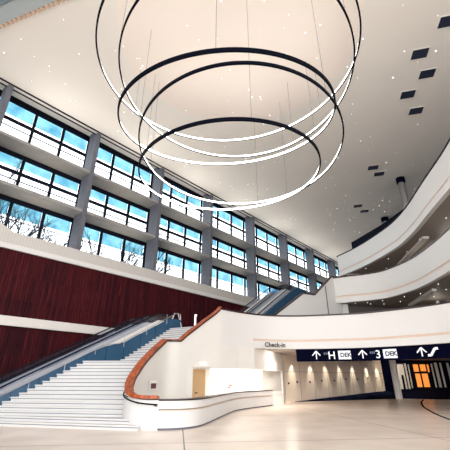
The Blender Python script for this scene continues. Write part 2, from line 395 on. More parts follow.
def balcony(name, pts, base, label, rail_mat, slab_pts, start=0):
    F_ = pts[start:]
    """base = height of the underside; parapet rises 2.3 m over it"""
    t = empty(name, (pts[0][0], pts[0][1], base), label, 'balcony', None)
    m = MB().sweep(up(F_, base), [(-.28, .62), (0, .62), (0, 2.22), (-.28, 2.22)])
    if start: m.sweep(up(pts[:start + 1], base), [(-.28, 0), (0, 0), (0, 2.22), (-.28, 2.22)])
    m.build('parapet', parapetm, t, smooth=True)
    MB().sweep(up(F_, base), [(-.22, .46), (-.05, .46), (-.05, .62), (-.22, .62)]).build('recessed_groove', peach, t, smooth=True)
    MB().sweep(up(F_, base), [(-.3, 0), (.03, 0), (.03, .46), (-.3, .46)]).build('fascia', parapetm, t, smooth=True)
    MB().sweep(up(pts, base), [(-.31, 2.22), (.04, 2.22), (.04, 2.33), (-.31, 2.33)]).build('cap_rail', rail_mat, t, smooth=True)
    inner = MB().sweep(up(pts, base), [(-.3, 0), (-.3, .01)], caps=False)
    ring = [Vector((p[0], p[1], 0)) for p in pts]
    # slab: edge, pulled in a little, plus the far points
    off = []
    for i, p in enumerate(ring):
        a = ring[max(0, i - 1)]; b = ring[min(len(ring) - 1, i + 1)]; d = (b - a).normalized(); off.append(p + Vector((-d.y, d.x, 0)) * .2)
    poly = off + [Vector((q[0], q[1], 0)) for q in slab_pts]
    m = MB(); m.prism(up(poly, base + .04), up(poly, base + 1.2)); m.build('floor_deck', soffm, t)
    return t
# the edge runs from the stair side round to the right; right of travel is the void
b1 = balcony('lower_balcony', L1, 3.70, 'lowest white curved balcony with thin dark rail, above the black hanging sign', caprail,
             [(46, 11), (46, 46)] + [tuple(W(t, 24.8)[:2]) for t in (60, 30, 17.0)] + [tuple(W(16.45, 18.7)[:2])], start=9)
b2 = balcony('middle_balcony', L2, 7.87, 'middle white curved balcony between the lowest and the highest one', caprail,
             [(46, 9), (46, 70), (22, 60), (11.5, 33.5)])
b3 = balcony('upper_balcony', L3, 12.1, 'highest white curved balcony sweeping up to the right edge', black,
             [(46, 8.5), (46, 70), (24, 70), (13.6, 40)])
# walls at the back of the balcony floors
m = MB(); m.sweep([(13.2, 41, 13.3), (24, 44, 13.3), (32, 38, 13.3), (33, 10, 13.3)], [(-.15, 0), (.15, 0), (.15, 1.2), (-.15, 1.2)]); 
m = MB(); q_ = [(14.9, 38), (16.3, 33), (17.1, 28), (30, 28), (30, 38)]; m.prism([(*a, 13.3) for a in q_], [(*a, 16.5) for a in q_])
struct(m.build('wall_upper_back', darkglass))
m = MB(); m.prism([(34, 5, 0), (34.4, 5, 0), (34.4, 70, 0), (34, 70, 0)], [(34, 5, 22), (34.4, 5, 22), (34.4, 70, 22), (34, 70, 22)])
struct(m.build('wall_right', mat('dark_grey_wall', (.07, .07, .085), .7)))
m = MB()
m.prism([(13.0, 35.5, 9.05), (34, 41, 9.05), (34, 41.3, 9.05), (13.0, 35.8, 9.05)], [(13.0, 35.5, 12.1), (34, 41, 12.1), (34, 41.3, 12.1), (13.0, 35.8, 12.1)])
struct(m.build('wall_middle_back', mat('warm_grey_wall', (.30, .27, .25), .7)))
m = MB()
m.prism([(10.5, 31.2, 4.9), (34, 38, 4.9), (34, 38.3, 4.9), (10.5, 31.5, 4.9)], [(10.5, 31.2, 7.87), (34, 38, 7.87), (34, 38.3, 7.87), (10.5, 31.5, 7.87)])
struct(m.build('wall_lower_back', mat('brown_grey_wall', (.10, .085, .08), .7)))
# pale beams below the balcony undersides
m = MB(); m.prism([(17.1, 33.6, 11.95), (17.6, 33.6, 11.95), (16.2, 25.4, 11.95), (15.7, 25.4, 11.95)], [(17.1, 33.6, 12.12), (17.6, 33.6, 12.12), (16.2, 25.4, 12.12), (15.7, 25.4, 12.12)])
struct(m.build('beam_1', plaster))
m = MB(); m.prism([(16.3, 31.0, 7.7), (16.65, 31.0, 7.7), (15.7, 25.3, 7.7), (15.35, 25.3, 7.7)], [(16.3, 31.0, 7.89), (16.65, 31.0, 7.89), (15.7, 25.3, 7.89), (15.35, 25.3, 7.89)])
struct(m.build('beam_2', plaster))
# round columns
for (x, y, z0, z1, r, mt) in [(19.3, 32.6, 13.2, 22, .33, chrome), (21.9, 42.8, 13.2, 22, .36, chrome),
                              (17.35, 26.3, 9.05, 12.15, .13, whitet), (18.2, 26.6, 9.05, 12.15, .16, whitet),
                              (18.3, 29.8, 4.9, 7.9, .13, whitet), (19.3, 29.8, 4.9, 7.9, .2, whitet), (17.3, 38.3, 0, 3.75, .32, whitet)]:
    m = MB(); m.cyl((x, y, z0), r, z1 - z0, 28)
    if z1 == 22: m.cyl((x, y, 21.4), r + .12, .6, 28, 1)
    struct(m.build('column', [mt, navy], smooth=True))

# ================================================================== STAIR, ITS WALL AND THE COUNTER
nose = [(-2.55, 14.9), (-3.05, 14.98), (-3.5, 15.25), (-3.82, 15.7), (-3.98, 16.3), (-3.97, 17.2), (-3.75, 18.6), (-3.28, 20.3), (-2.55, 20.85), (-1.5, 21.9), (-.26, 23.0)]
nz = [1.0, 1.0, 1.05, 1.2, 1.48, 1.98, 2.75, 3.68, 3.70, 4.75, 6.0]
wallp = [Vector((x, y, z)) for (x, y), z in zip(nose, nz)]
def densify(P, n=6):
    out = []
    for i in range(len(P) - 1):
        for k in range(n): out.append(P[i].lerp(P[i + 1], k / n))
    out.append(P[-1]); return out
# left piece of the wall keeps the nose round: spline in plan, linear in height
_sp = spline(wallp, 6); _ln = densify(wallp, 6)
full = [Vector((a.x, a.y, b.z)) for a, b in zip(_sp, _ln)]; na = full[:43]
stair = empty('staircase', (-6.5, 17, 0), 'broad white stone staircase climbing from the floor to the lowest balcony', 'stairs')
def var_wall(P, zb, th):
    """wall of thickness th left of travel, variable top height"""
    m = MB(); n = len(P); n0 = 0; off = []
    for i, p in enumerate(P):
        a = P[max(0, i - 1)]; b = P[min(n - 1, i + 1)]; d = b - a; d.z = 0; d.normalize(); r = Vector((d.y, -d.x, 0)) * th
        m.v += [(p.x, p.y, zb), (p.x, p.y, p.z), (p.x - r.x, p.y - r.y, p.z), (p.x - r.x, p.y - r.y, zb)]
    for i in range(n - 1):
        for q in range(4): r_ = (q + 1) % 4; m.f.append((i * 4 + q, i * 4 + r_, i * 4 + 4 + r_, i * 4 + 4 + q)); m.mi.append(0)
    m.f += [(0, 1, 2, 3), (n * 4 - 1, n * 4 - 2, n * 4 - 3, n * 4 - 4)]; m.mi += [0, 0]
    return m
# travel nose -> up: right of travel is the reception side; the wall thickness goes to the left (stair side)
LOWEND = 43 + 10
var_wall(full[:LOWEND], 0, .16).build('side_wall', beige, stair, smooth=True)
var_wall(full[LOWEND - 1:], 2.47, .16).build('side_wall', beige, stair, smooth=True)
capp = [p + Vector((0, 0, .02)) for p in full]
MB().sweep(capp, [(.05, -.02), (.05, .1), (-.29, .15), (-.29, .03)]).build('wooden_cap', woodcap, stair, smooth=True)['label'] = 'wide orange-brown wooden cap'
MB().sweep(capp, [(.085, -.03), (.085, .06), (.051, .06), (.051, -.03)]).build('cap_edge', caprail, stair, smooth=True)
# steps
def stair_side(z, zs, P):
    for i in range(len(zs) - 1):
        if z <= zs[i + 1] + 1e-6: return P[i].lerp(P[i + 1], (z - zs[i]) / (zs[i + 1] - zs[i]))
    return P[-1]
def steps(nst, z0, z1, Ls, Rs, ts=None):
    for k in range(nst):
        a = k / nst; b = (k + 1) / nst; z = z0 + (z1 - z0) * (k + 1) / nst
        rz = (z1 - z0) / nst
        la, lb = Ls(a), Ls(b); ra, rb = Rs(a), Rs(b)
        back = .25
        dl = (lb - la).normalized() * back; dr = (rb - ra).normalized() * back
        m = MB()
        nosing = (la - ra).normalized(); fw = Vector((nosing.y, -nosing.x, 0)) * 0
        m.prism([Vector((la.x, la.y, z - .055)), Vector((ra.x, ra.y, z - .055)), Vector((rb.x + dr.x, rb.y + dr.y, z - .055)), Vector((lb.x + dl.x, lb.y + dl.y, z - .055))],
                [Vector((la.x, la.y, z)), Vector((ra.x, ra.y, z)), Vector((rb.x + dr.x, rb.y + dr.y, z)), Vector((lb.x + dl.x, lb.y + dl.y, z))])
        s_ = .035; ia = la + (lb - la).normalized() * s_; ja = ra + (rb - ra).normalized() * s_
        m.prism([Vector((ia.x, ia.y, z - rz - .03)), Vector((ja.x, ja.y, z - rz - .03)), Vector((rb.x + dr.x, rb.y + dr.y, z - rz - .03)), Vector((lb.x + dl.x, lb.y + dl.y, z - rz - .03))],
                [Vector((ia.x, ia.y, z - .055)), Vector((ja.x, ja.y, z - .055)), Vector((rb.x + dr.x, rb.y + dr.y, z - .055)), Vector((lb.x + dl.x, lb.y + dl.y, z - .055))], 0)
        s_ = .02; ic = la + (lb - la).normalized() * s_; jc = ra + (rb - ra).normalized() * s_
        m.prism([Vector((ic.x, ic.y, z - .082)), Vector((jc.x, jc.y, z - .082)), Vector((rb.x, rb.y, z - .082)), Vector((lb.x, lb.y, z - .082))],
                [Vector((ic.x, ic.y, z - .052)), Vector((jc.x, jc.y, z - .052)), Vector((rb.x, rb.y, z - .052)), Vector((lb.x, lb.y, z - .052))], 1)  # painted dark line standing for the shadow under the nosing
        m.build('step', [treadm, shadem], stair)
def lw(t): p = W(t, 19.05); return Vector((p.x, p.y, 0))
LL = [lw(5.3), lw(10.45)]
inner = [p for p in na]
rp = [Vector((-3.75, 15.2, 0)), Vector((-3.95, 15.6, 0)), Vector((-4.12, 16.3, 0)), Vector((-4.1, 17.2, 0)), Vector((-3.9, 18.6, 0)), Vector((-3.43, 20.2, 0))]
def along(P, a):
    L = [(P[i + 1] - P[i]).length for i in range(len(P) - 1)]; T = sum(L) * a
    for i, l in enumerate(L):
        if T <= l + 1e-9: return P[i].lerp(P[i + 1], T / l)
        T -= l
    return P[-1].copy()
def rside(a):
    if a < 1e-6: return Vector((-2.9, 14.6, 0))
    return along(rp, a)
steps(16, 0, 2.65, lambda a: LL[0].lerp(LL[1], a), lambda a: (Vector((-3.15, 14.55, 0)) if a < .001 else (Vector((-3.62, 15.0, 0)) if a < .07 else along(rp, a))))
Lm = [lw(10.45), lw(12.5)]; La2 = lw(12.5); Lb2 = lw(16.4)
m = MB(); lp = [lw(10.45), Vector((-3.43, 20.2, 0)), Vector((-2.72, 20.95, 0)), lw(12.9)]
m.prism(up(lp, 2.45), up(lp, 2.65)); m.build('landing', treadm, stair)
Ra2 = Vector((-2.72, 20.9, 0)); Rb2 = Vector((-.5, 23.1, 0))
steps(14, 2.65, FL1, lambda a: La2.lerp(Lb2, a), lambda a: Ra2.lerp(Rb2, a))
m = MB(); q = [Lb2, Rb2 , Rb2 + Vector((.6, .6, 0)), Lb2 + Vector((1.2, 1.6, 0))]; m.prism(up(q, FL1 - .2), up(q, FL1)); m.build('top_landing', treadm, stair)
# solid below, so nothing shows through
m = MB(); m.prism([lw(6.2), Vector((-4.15, 17.2, 0)), Vector((-3.5, 20.2, 0)), lw(10.45)], [lw(6.2) + Vector((0, 0, .2)), Vector((-4.15, 17.2, .7)), Vector((-3.5, 20.2, 2.3)), lw(10.45) + Vector((0, 0, 2.3))]); m.build('stair_core', shadem, stair)

# blue glass side panels along the escalator side
bp = empty('blue_balustrade', tuple(W(5.3, 18.9)), 'dark blue panelled balustrade with steel handrail along the stair', 'balustrade')
def zst(t):     # stair height along the left edge
    if t < 5.3: return 0
    if t < 10.45: return (t - 5.3) * 2.65 / 5.15
    if t < 12.5: return 2.65
    return min(FL1, 2.65 + (t - 12.5) * 2.3 / 3.9)
def zpanel(t):  # panel top
    pts = [(3.5, .35), (5.3, .62), (6.5, 1.02), (11.2, 3.46), (12.3, 3.6), (16.1, 5.6), (17.2, 5.65)]
    for (a, za), (b, zb) in zip(pts[:-1], pts[1:]):
        if t <= b: return za + (zb - za) * (t - a) / (b - a)
    return 5.35
t0 = 4.6
while t0 < 16.6:
    t1 = min(t0 + 1.15, 17.2); g = .02
    m = MB(); m.prism([W(t0 + g, 19.0, max(-.1, zst(t0) - .5)), W(t1 - g, 19.0, max(-.1, zst(t1) - .5)), W(t1 - g, 19.0, zpanel(t1)), W(t0 + g, 19.0, zpanel(t0))],
                     [W(t0 + g, 19.1, max(-.1, zst(t0) - .5)), W(t1 - g, 19.1, max(-.1, zst(t1) - .5)), W(t1 - g, 19.1, zpanel(t1)), W(t0 + g, 19.1, zpanel(t0))])
    m.build('panel', bluep, bp); t0 += 1.15
hp = [W(t, 18.93, zpanel(t) + .03) for t in (4.6, 6.5, 11.2)]
MB().tube(hp, .022).build('handrail', chrome, bp)
hp2 = [W(11.1, 18.93, 3.5), W(12.3, 18.93, 3.7), W(16.6, 18.93, 6.0), W(17.0, 18.93, 6.0), W(17.05, 18.93, 5.6)]
MB().tube(hp2, .024).build('handrail', chrome, bp)
for t in (6, 7.6, 9.2, 10.8, 12.6, 14.2, 15.8):
    MB().tube([W(t, 18.95, zpanel(t) - .25), W(t, 18.95, zpanel(t) + (.16 if t < 11.5 else .42))], .011).build('bracket', chrome, bp)

# ------------------------------------------------------------------ escalators
def escalator(name, tb, tt, z0, z1, d0, width, label, group, near=None):
    t = empty(name, tuple(W(tb, d0, z0)), label, 'escalator', group)
    def prof(x):
        if x <= tb: return z0
        if x >= tt: return z1
        return z0 + (z1 - z0) * (x - tb) / (tt - tb)
    xs = [tb - 1.6, tb, tt, tt + 1.8]
    for s_, d in enumerate((d0, d0 + width)):
        m = MB()
        for a, b in zip(xs[:-1], xs[1:]):
            m.prism([W(a, d - .1, prof(a) - .25), W(b, d - .1, prof(b) - .25), W(b, d - .1, prof(b) + .52), W(a, d - .1, prof(a) + .52)],
                    [W(a, d + .1, prof(a) - .25), W(b, d + .1, prof(b) - .25), W(b, d + .1, prof(b) + .52), W(a, d + .1, prof(a) + .52)])
        m.build('skirt', near if (near and s_ == 0) else steelw, t)
        m = MB(); gx = [tb - 1.3, tb, tt, tt + 1.5]
        for a, b in zip(gx[:-1], gx[1:]):
            m.prism([W(a, d - .012, prof(a) + .52), W(b, d - .012, prof(b) + .52), W(b, d - .012, prof(b) + .93), W(a, d - .012, prof(a) + .93)],
                    [W(a, d + .012, prof(a) + .52), W(b, d + .012, prof(b) + .52), W(b, d + .012, prof(b) + .93), W(a, d + .012, prof(a) + .93)])
        m.build('glass_side', tint, t)
        P = [W(tb - 1.2, d, z0 + .3)]
        for k in range(7): an = -pi / 2 - pi * k / 6; P.append(W(tb - 1.35 + .34 * cos(an), d, z0 + .62 + .34 * sin(an)))
        P += [W(tb - .1, d, z0 + .97), W(tb + .4, d, z0 + 1.12)] + [W(tt - .4, d, prof(tt - .4) + .99), W(tt + .1, d, z1 + .98)]
        for k in range(7): an = pi / 2 - pi * k / 6; P.append(W(tt + 1.45 + .34 * cos(an), d, z1 + .62 + .34 * sin(an)))
        P.append(W(tt + 1.2, d, z1 + .28))
        MB().tube(P, .042).build('handrail', rubber, t, smooth=True)
    m = MB(); x = tb; n = int((tt - tb) / .4); 
    for k in range(n):
        a = tb + (tt - tb) * k / n; b = tb + (tt - tb) * (k + 1) / n
        m.wbox(a, b, d0 + .17, d0 + width - .17, prof(a) - .2, prof(a) + .05)
    m.wbox(tb - 1.6, tb, d0 + .17, d0 + width - .17, z0 - .02, z0 + .02); m.wbox(tt, tt + 1.8, d0 + .17, d0 + width - .17, z1 - .1, z1 + .02)
    m.build('step_band', stepm, t)
    return t
escalator('escalator', 5.7, 15.5, 0, FL1, 19.55, 1.35, 'lower escalator with pale steel skirt beside the blue balustrade', 'escalators beside the broad stair')
escalator('escalator', 5.7, 15.5, 0, FL1, 21.3, 1.35, 'lower escalator nearest the dark red boarded wall', 'escalators beside the broad stair')
escalator('escalator', 21.3, 28.4, FL1, FL2, 15.8, 1.2, 'upper escalator right beside the white sloping stair parapet', 'escalators to the middle balcony', bluep)
escalator('escalator', 21.3, 28.4, FL1, FL2, 17.4, 1.2, 'upper escalator farther from the sloping parapet, nearer the windows', 'escalators to the middle balcony')

# steel bollard and brace rails at the stair head
m = MB(); p = W(17.6, 18.0, FL1); m.box(p.x - .06, p.y - .06, FL1, p.x + .06, p.y + .06, FL1 + .95); m.box(p.x - .06, p.y - .1, FL1 + .9, p.x + .12, p.y + .06, FL1 + 1.0)
tag(m.build('bollard', chrome), 'steel post standing at the head of the broad stair', 'post')
m = MB(); a = W(16.9, 19.3, FL1)
m.tube([a + Vector((-.5, 0, 0)), a + Vector((-.1, 0, 1.15)), a + Vector((.15, 0, 1.15)), a + Vector((.5, 0, 0))], .045); m.tube([a + Vector((-.33, 0, .5)), a + Vector((.33, 0, .5))], .03)
tag(m.build('guard_rail', chrome), 'small steel A-shaped guard rail at the top of the lower escalators', 'railing')

# parapet of the second stair ----------------------------------------
m = MB(); dd = Vector((6.8, 5.0, 0)).normalized(); A0 = Vector((3.75, 26.1, 0))
prof = [(0, 6.1), (3.3, 8.15), (4.7, 8.2), (7.3, 10.2), (8.3, 10.25)]
top = [A0 + dd * s_ + Vector((0, 0, z)) for s_, z in prof]
t = empty('stair_parapet', tuple(A0 + Vector((0, 0, FL1))), 'white sloping parapet rising from the lowest to the middle balcony', 'parapet')
mm = var_wall(top, FL1, .15); mm.build('wall_panel', parapetm, t)
MB().sweep(top, [(-.2, -.02), (.05, -.02), (.05, .1), (-.2, .1)]).build('dark_rail', caprail, t)
p = A0 + dd * 6.2 + Vector((dd.y, -dd.x, 0)) * .02; m = MB(); m.prism([p + Vector((0, 0, FL1)), p + dd * .08 + Vector((0, 0, FL1)), p + dd * .08 + Vector((0, -.05, FL1)), p + Vector((0, -.05, FL1))],
        [p + Vector((0, 0, 9.2)), p + dd * .08 + Vector((0, 0, 9.2)), p + dd * .08 + Vector((0, -.05, 9.2)), p + Vector((0, -.05, 9.2))]); m.build('joint_strip', conc, t)
m = MB(); a = A0 + dd * 8.3; b = Vector((11.15, 30.1, 0)); m.prism([Vector((a.x, a.y, FL1)), Vector((a.x + .55, a.y + .1, FL1)), Vector((a.x + .45, a.y + .35, FL1)), Vector((a.x - .1, a.y + .2, FL1))],
        [Vector((a.x, a.y, 7.9)), Vector((a.x + .55, a.y + .1, 7.9)), Vector((a.x + .45, a.y + .35, 7.9)), Vector((a.x - .1, a.y + .2, 7.9))]); m.build('end_post', parapetm, t)

# ------------------------------------------------------------------ counter
cb = spline([(-2.5, 14.69, 0), (-1.9, 14.80, 0), (-1.3, 15.25, 0), (-.9, 16.1, 0), (-.45, 18.2, 0), (.1, 20.9, 0), (.62, 23.2, 0), (1.2, 24.5, 0), (2.3, 26.3, 0), (3.45, 28.0, 0)], 6)
ct = empty('reception_counter', (-1.5, 15.2, 0), 'long white curved reception counter with dark top edge below the stair wall', 'counter')
MB().sweep(up(cb, 0), [(-.16, .0), (-.04, .0), (-.04, .07), (-.16, .07)]).build('plinth', conc, ct, smooth=True)
MB().sweep(up(cb, 0), [(-.16, .07), (0, .07), (0, .62), (-.16, .62)]).build('front_panel', parapetm, ct, smooth=True)
MB().sweep(up(cb, 0), [(-.16, .62), (-.045, .62), (-.045, .66), (-.16, .66)]).build('shadow_gap', peach, ct, smooth=True)
MB().sweep(up(cb, 0), [(-.16, .66), (.03, .70), (.03, .97), (-.16, .97)]).build('upper_panel', parapetm, ct, smooth=True)
MB().sweep(up(cb, 0), [(-.4, .98), (.06, .98), (.06, 1.03), (-.4, 1.03)]).build('countertop', caprail, ct, smooth=True)
npth = spline([(-4.2, 16.9, 0), (-4.2, 16.2, 0), (-4.02, 15.58, 0), (-3.66, 15.06, 0), (-3.12, 14.76, 0), (-2.5, 14.68, 0)], 5)
MB().sweep(up(npth, 0), [(-.05, 0), (.02, 0), (.02, .99), (-.05, .99)]).build('end_panel', parapetm, ct, smooth=True)
m = MB(); m.prism([(3.5, 27.9, 0), (4.3, 29.0, 0), (4.0, 29.4, 0), (3.2, 28.3, 0)], [(3.5, 27.9, .8), (4.3, 29.0, .8), (4.0, 29.4, .8), (3.2, 28.3, .8)]).prism([(3.45, 27.85, .8), (4.38, 28.98, .8), (4.05, 29.5, .8), (3.12, 28.35, .8)], [(3.45, 27.85, .9), (4.38, 28.98, .9), (4.05, 29.5, .9), (3.12, 28.35, .9)])
tag(m.build('low_cabinet', whitet), 'low white cabinet at the far end of the reception counter', 'cabinet')
# black handrail round the nose
m = MB(); hr = spline([(-4.12, 15.75, 1.3), (-4.0, 15.2, 1.12), (-3.6, 14.75, .98), (-3.1, 14.5, .9), (-2.5, 14.42, .86)], 5)
t = empty('wall_handrail', (-3.6, 14.8, .9), 'short black handrail curving round the foot of the stair wall', 'handrail')
MB().tube(hr, .028).build('rail', black, t)
for i in (4, 12, 18):
    p = hr[i]; MB().tube([p, p + Vector((.12, .22, -.08))], .018).build('bracket', black, t)

# wall under the lowest balcony with the reception opening ---------------
wl = [Vector((-2.47, 20.75, 0)), Vector((-.26, 23.0, 0)), Vector((.9, 24.15, 0)), Vector((2.0, 24.98, 0)), Vector((5.15, 32.4, 0))]
def wallseg(m, a, b, z0, z1, th=.15, mi=0):
    d = (b - a).normalized(); n = Vector((-d.y, d.x, 0)) * th
    m.prism([a + Vector((0, 0, z0)), b + Vector((0, 0, z0)), b + n + Vector((0, 0, z0)), a + n + Vector((0, 0, z0))],
            [a + Vector((0, 0, z1)), b + Vector((0, 0, z1)), b + n + Vector((0, 0, z1)), a + n + Vector((0, 0, z1))], mi)
j0 = wl[0].lerp(wl[1], .27); j1 = wl[3].lerp(wl[4], .90)
m = MB()
wallseg(m, wl[1], wl[2], 2.47, 3.72); wallseg(m, wl[2], wl[3], 2.47, 3.72)
wallseg(m, wl[3], j1, 2.47, 3.75); wallseg(m, j1, wl[4], 0, 3.75)
struct(m.build('wall_reception', beige))
# opening frame
m = MB(); path = [wl[0].lerp(wl[1], .26), wl[1], wl[2], wl[3]]
m.sweep(up(path, 2.36), [(-.2, 0), (.05, 0), (.05, .13), (-.2, .13)]); m.sweep(up([wl[3], j1], 2.36), [(-.2, 0), (.05, 0), (.05, .13), (-.2, .13)]); wallseg(m, wl[0].lerp(wl[1], .25), wl[0].lerp(wl[1], .29), 0, 2.5, .25)
struct(m.build('trim_7', plaster))
# reception room behind
rm = [Vector((-2.75, 21.6, 0)), Vector((-1.0, 24.2, 0)), Vector((-.95, 27.6, 0)), Vector((2.85, 28.9, 0)), Vector((4.8, 31.9, 0))]
m = MB(); wallseg(m, rm[0], rm[1], 0, 2.9); wallseg(m, rm[1], rm[2], 0, 2.9); wallseg(m, rm[2], rm[3], 0, 2.9); struct(m.build('wall_reception_back', roomw))
m = MB(); wallseg(m, rm[3], rm[4], 0, 2.9); struct(m.build('wall_reception_side', beige))
m = MB(); q = [wl[0] + Vector((-.12, .12, 0)), wl[1] + Vector((-.12, .12, 0)), wl[2] + Vector((-.1, .12, 0)), wl[3] + Vector((-.14, .05, 0)), wl[4] + Vector((-.14, .05, 0)), rm[4], rm[3] + Vector((0, .2, 0)), rm[2] + Vector((-.2, .2, 0)), rm[1] + Vector((-.2, 0, 0)), rm[0]]
m.prism(up(q, 2.75), up(q, 2.85)); struct(m.build('ceiling_reception', roomw))
dr = MB(); a = rm[0].lerp(rm[1], .42); b = rm[0].lerp(rm[1], .82); nn_ = Vector(((b - a).normalized().y, -(b - a).normalized().x, 0)) * .1
wallseg(dr, a + nn_, b + nn_, 0, 2.3, .06); dobj = dr.build('door_1', doorwood); struct(dobj)
m = MB(); p = a.lerp(b, .15) + nn_ * 1.6; m.tube([p + Vector((0, 0, 1.0)), p + Vector((.12, .1, 1.0))], .03); m.build('door_handle', black, dobj)
# small marks on the walls
def plate(name, px, py, pz, ax, w_, h_, mt, th=.02):
    ax = ax.normalized(); n = Vector((ax.y, -ax.x, 0)) * th; c = Vector((px, py, pz)); m = MB()
    m.prism([c - ax * w_ / 2, c + ax * w_ / 2, c + ax * w_ / 2 + n, c - ax * w_ / 2 + n], [p + Vector((0, 0, h_)) for p in (c - ax * w_ / 2, c + ax * w_ / 2, c + ax * w_ / 2 + n, c - ax * w_ / 2 + n)])
    return m.build(name, mt) , ax, n
nb_, ax, n = plate('notice', -3.57, 18.9, 1.28, Vector((-.47, -1.7, 0)) * -1, .75, .40, whitet)
tag(nb_, 'small white notice with dark marks on the stair wall near its rounded end', 'sign')
m = MB(); c = Vector((-3.57, 18.9, 1.31)) + n * 1.05; m.prism([c - ax * .3, c + ax * .3, c + ax * .3 + n * .3, c - ax * .3 + n * .3], [p + Vector((0, 0, .24)) for p in (c - ax * .3, c + ax * .3, c + ax * .3 + n * .3, c - ax * .3 + n * .3)]); m.build('printed_mark', mat('maroon_print', (.10, .015, .03), .6), nb_)
# red symbol on the bright reception wall
c = Vector((.35, 27.95, 1.28)); m = MB()
c.z -= .12
for (x0, z0, x1, z1) in [(-.16, .20, .17, .25), (.0, .12, .18, .16), (-.18, .0, .07, .05)]:
    m.box(c.x + x0, c.y - .04, c.z + z0, c.x + x1, c.y, c.z + z1)
m.tube([c + Vector((-.12, -.03, .03)), c + Vector((.14, -.03, .22))], .025)
tag(m.build('wall_emblem', redm), 'tiny red emblem on the bright white reception wall', 'emblem')

# lettering -----------------------------------------------------------
def text(s, name, loc, direction, h, mt, parent=None, bold=0, cast=.02):
    c = bpy.data.curves.new(name, 'FONT'); c.body = s; c.size = h * 1.4; c.extrude = cast; c.offset = bold; c.align_x = 'LEFT'
    o = bpy.data.objects.new(name, c); COL.objects.link(o)
    d = Vector(direction).normalized()
    R = Matrix(((d.x, 0, d.y, 0), (d.y, 0, -d.x, 0), (0, 1, 0, 0), (0, 0, 0, 1)))
    o.matrix_world = Matrix.Translation(Vector(loc)) @ R
    dg = bpy.context.evaluated_depsgraph_get(); me = bpy.data.meshes.new_from_object(o.evaluated_get(dg)); mw = o.matrix_world.copy()
    bpy.data.objects.remove(o); me.transform(mw); me.materials.clear(); me.materials.append(mt)
    o = bpy.data.objects.new(name, me); COL.objects.link(o)
    if parent: o.parent = parent; o.matrix_parent_inverse = Matrix.Translation(parent.location).inverted()
    return o
def L1at(px):
    """point on the lowest balcony's edge whose bearing matches, with its tangent"""
    k = px
    best = None
    for i in range(len(L1) - 1):
        for q in range(10):
            p = L1[i].lerp(L1[i + 1], q / 10)
            if best is None or abs(p.x / p.y - k) < best[0]: best = (abs(p.x / p.y - k), p, (L1[i + 1] - L1[i]).normalized())
    return best[1], best[2]
p, _ = L1at((263.5 - 225) / 363); p2, _ = L1at((286 - 225) / 363); d_ = (p2 - p).normalized()
tag(text('Check-in', 'wall_lettering', p + Vector((d_.y, -d_.x, 0)) * .25 + Vector((0, 0, 3.80)), d_, .30, textm, bold=.009, cast=.01), 'black Check-in lettering on the lowest balcony fascia', 'lettering')

# hanging sign following the balcony edge
i0 = min(range(len(L1)), key=lambda i: abs(L1[i].x - 5.15)); sp = [p + Vector(((L1[min(i + 1, len(L1) - 1)] - L1[max(i - 1, 0)]).normalized().y * -.12, (L1[min(i + 1, len(L1) - 1)] - L1[max(i - 1, 0)]).normalized().x * .12, 0)) for i, p in enumerate(L1)][i0:-5]
sg = empty('hanging_sign', tuple(sp[0] + Vector((0, 0, 2.9))), 'long black hanging sign with arrows and white letters under the lowest balcony', 'sign')
MB().sweep(up(sp, 2.88), [(-.18, 0), (0, 0), (0, .80), (-.18, .80)]).build('sign_box', navy, sg, smooth=True)
def signpt(px, z):
    k = (px - 225) / 368; p, d_ = L1at(k); return p + Vector((0, 0, z)) + Vector((d_.y, -d_.x, 0)) * -.1, d_
def arrow(px, h=.5):
    p, d_ = signpt(px, 3.02); n = Vector((d_.y, -d_.x, 0)) * .03; p = p + n
    m = MB(); U = Vector((0, 0, 1))
    def bar(a, b, w_):
        a = Vector(a); b = Vector(b); q = (b - a).normalized(); s_ = q.cross(n.normalized()) * w_ / 2
        m.prism([a - s_, a + s_, b + s_, b - s_], [v + n * .8 for v in (a - s_, a + s_, b + s_, b - s_)])
    bar(p, p + U * h, .07); bar(p + U * (h + .02), p + U * (h - .27) + d_ * .27, .07); bar(p + U * (h + .02), p + U * (h - .27) - d_ * .27, .07)
    m.build('arrow', signw, sg)
for px in (316.5, 362.6, 422.4): arrow(px)
for s_, px, h in (('H', 328, .5), ('3', 375, .5)):
    p, d_ = signpt(px, 3.02); text(s_, 'letter', p + Vector((d_.y, -d_.x, 0)) * .02, d_, h, signw, sg, bold=.004)
for px0, px1 in ((338, 350.8), (383, 397.3)):
    p, d_ = signpt(px0, 2.99); q, _ = signpt(px1, 2.99); n = Vector((d_.y, -d_.x, 0)) * .04; ax = (q - p).normalized(); Lg = (q - p).length
    m = MB(); m.prism([p, q, q + n, p + n], [v + Vector((0, 0, .55)) for v in (p, q, q + n, p + n)]); bx = m.build('white_field', signw, sg)
    text('DEK', 'small_letters', p + ax * .12 + n * 1.3 + Vector((0, 0, .15)), ax, .27, signb, sg, bold=.014)
for px in (324, 370): 
    p, d_ = signpt(px, 3.3); m = MB(); n = Vector((d_.y, -d_.x, 0)) * .03
    for k in range(3): a = p + d_ * .12 * k + n; m.prism([a, a + d_ * .07, a + d_ * .07 + n * .3, a + n * .3], [v + Vector((0, 0, .14)) for v in (a, a + d_ * .07, a + d_ * .07 + n * .3, a + n * .3)])
    m.build('pictogram', mat('sign_grey', (.12, .16, .25), .5), sg)
p, d_ = signpt(433, 3.02); m = MB(); n = Vector((d_.y, -d_.x, 0)) * .03; p = p + n
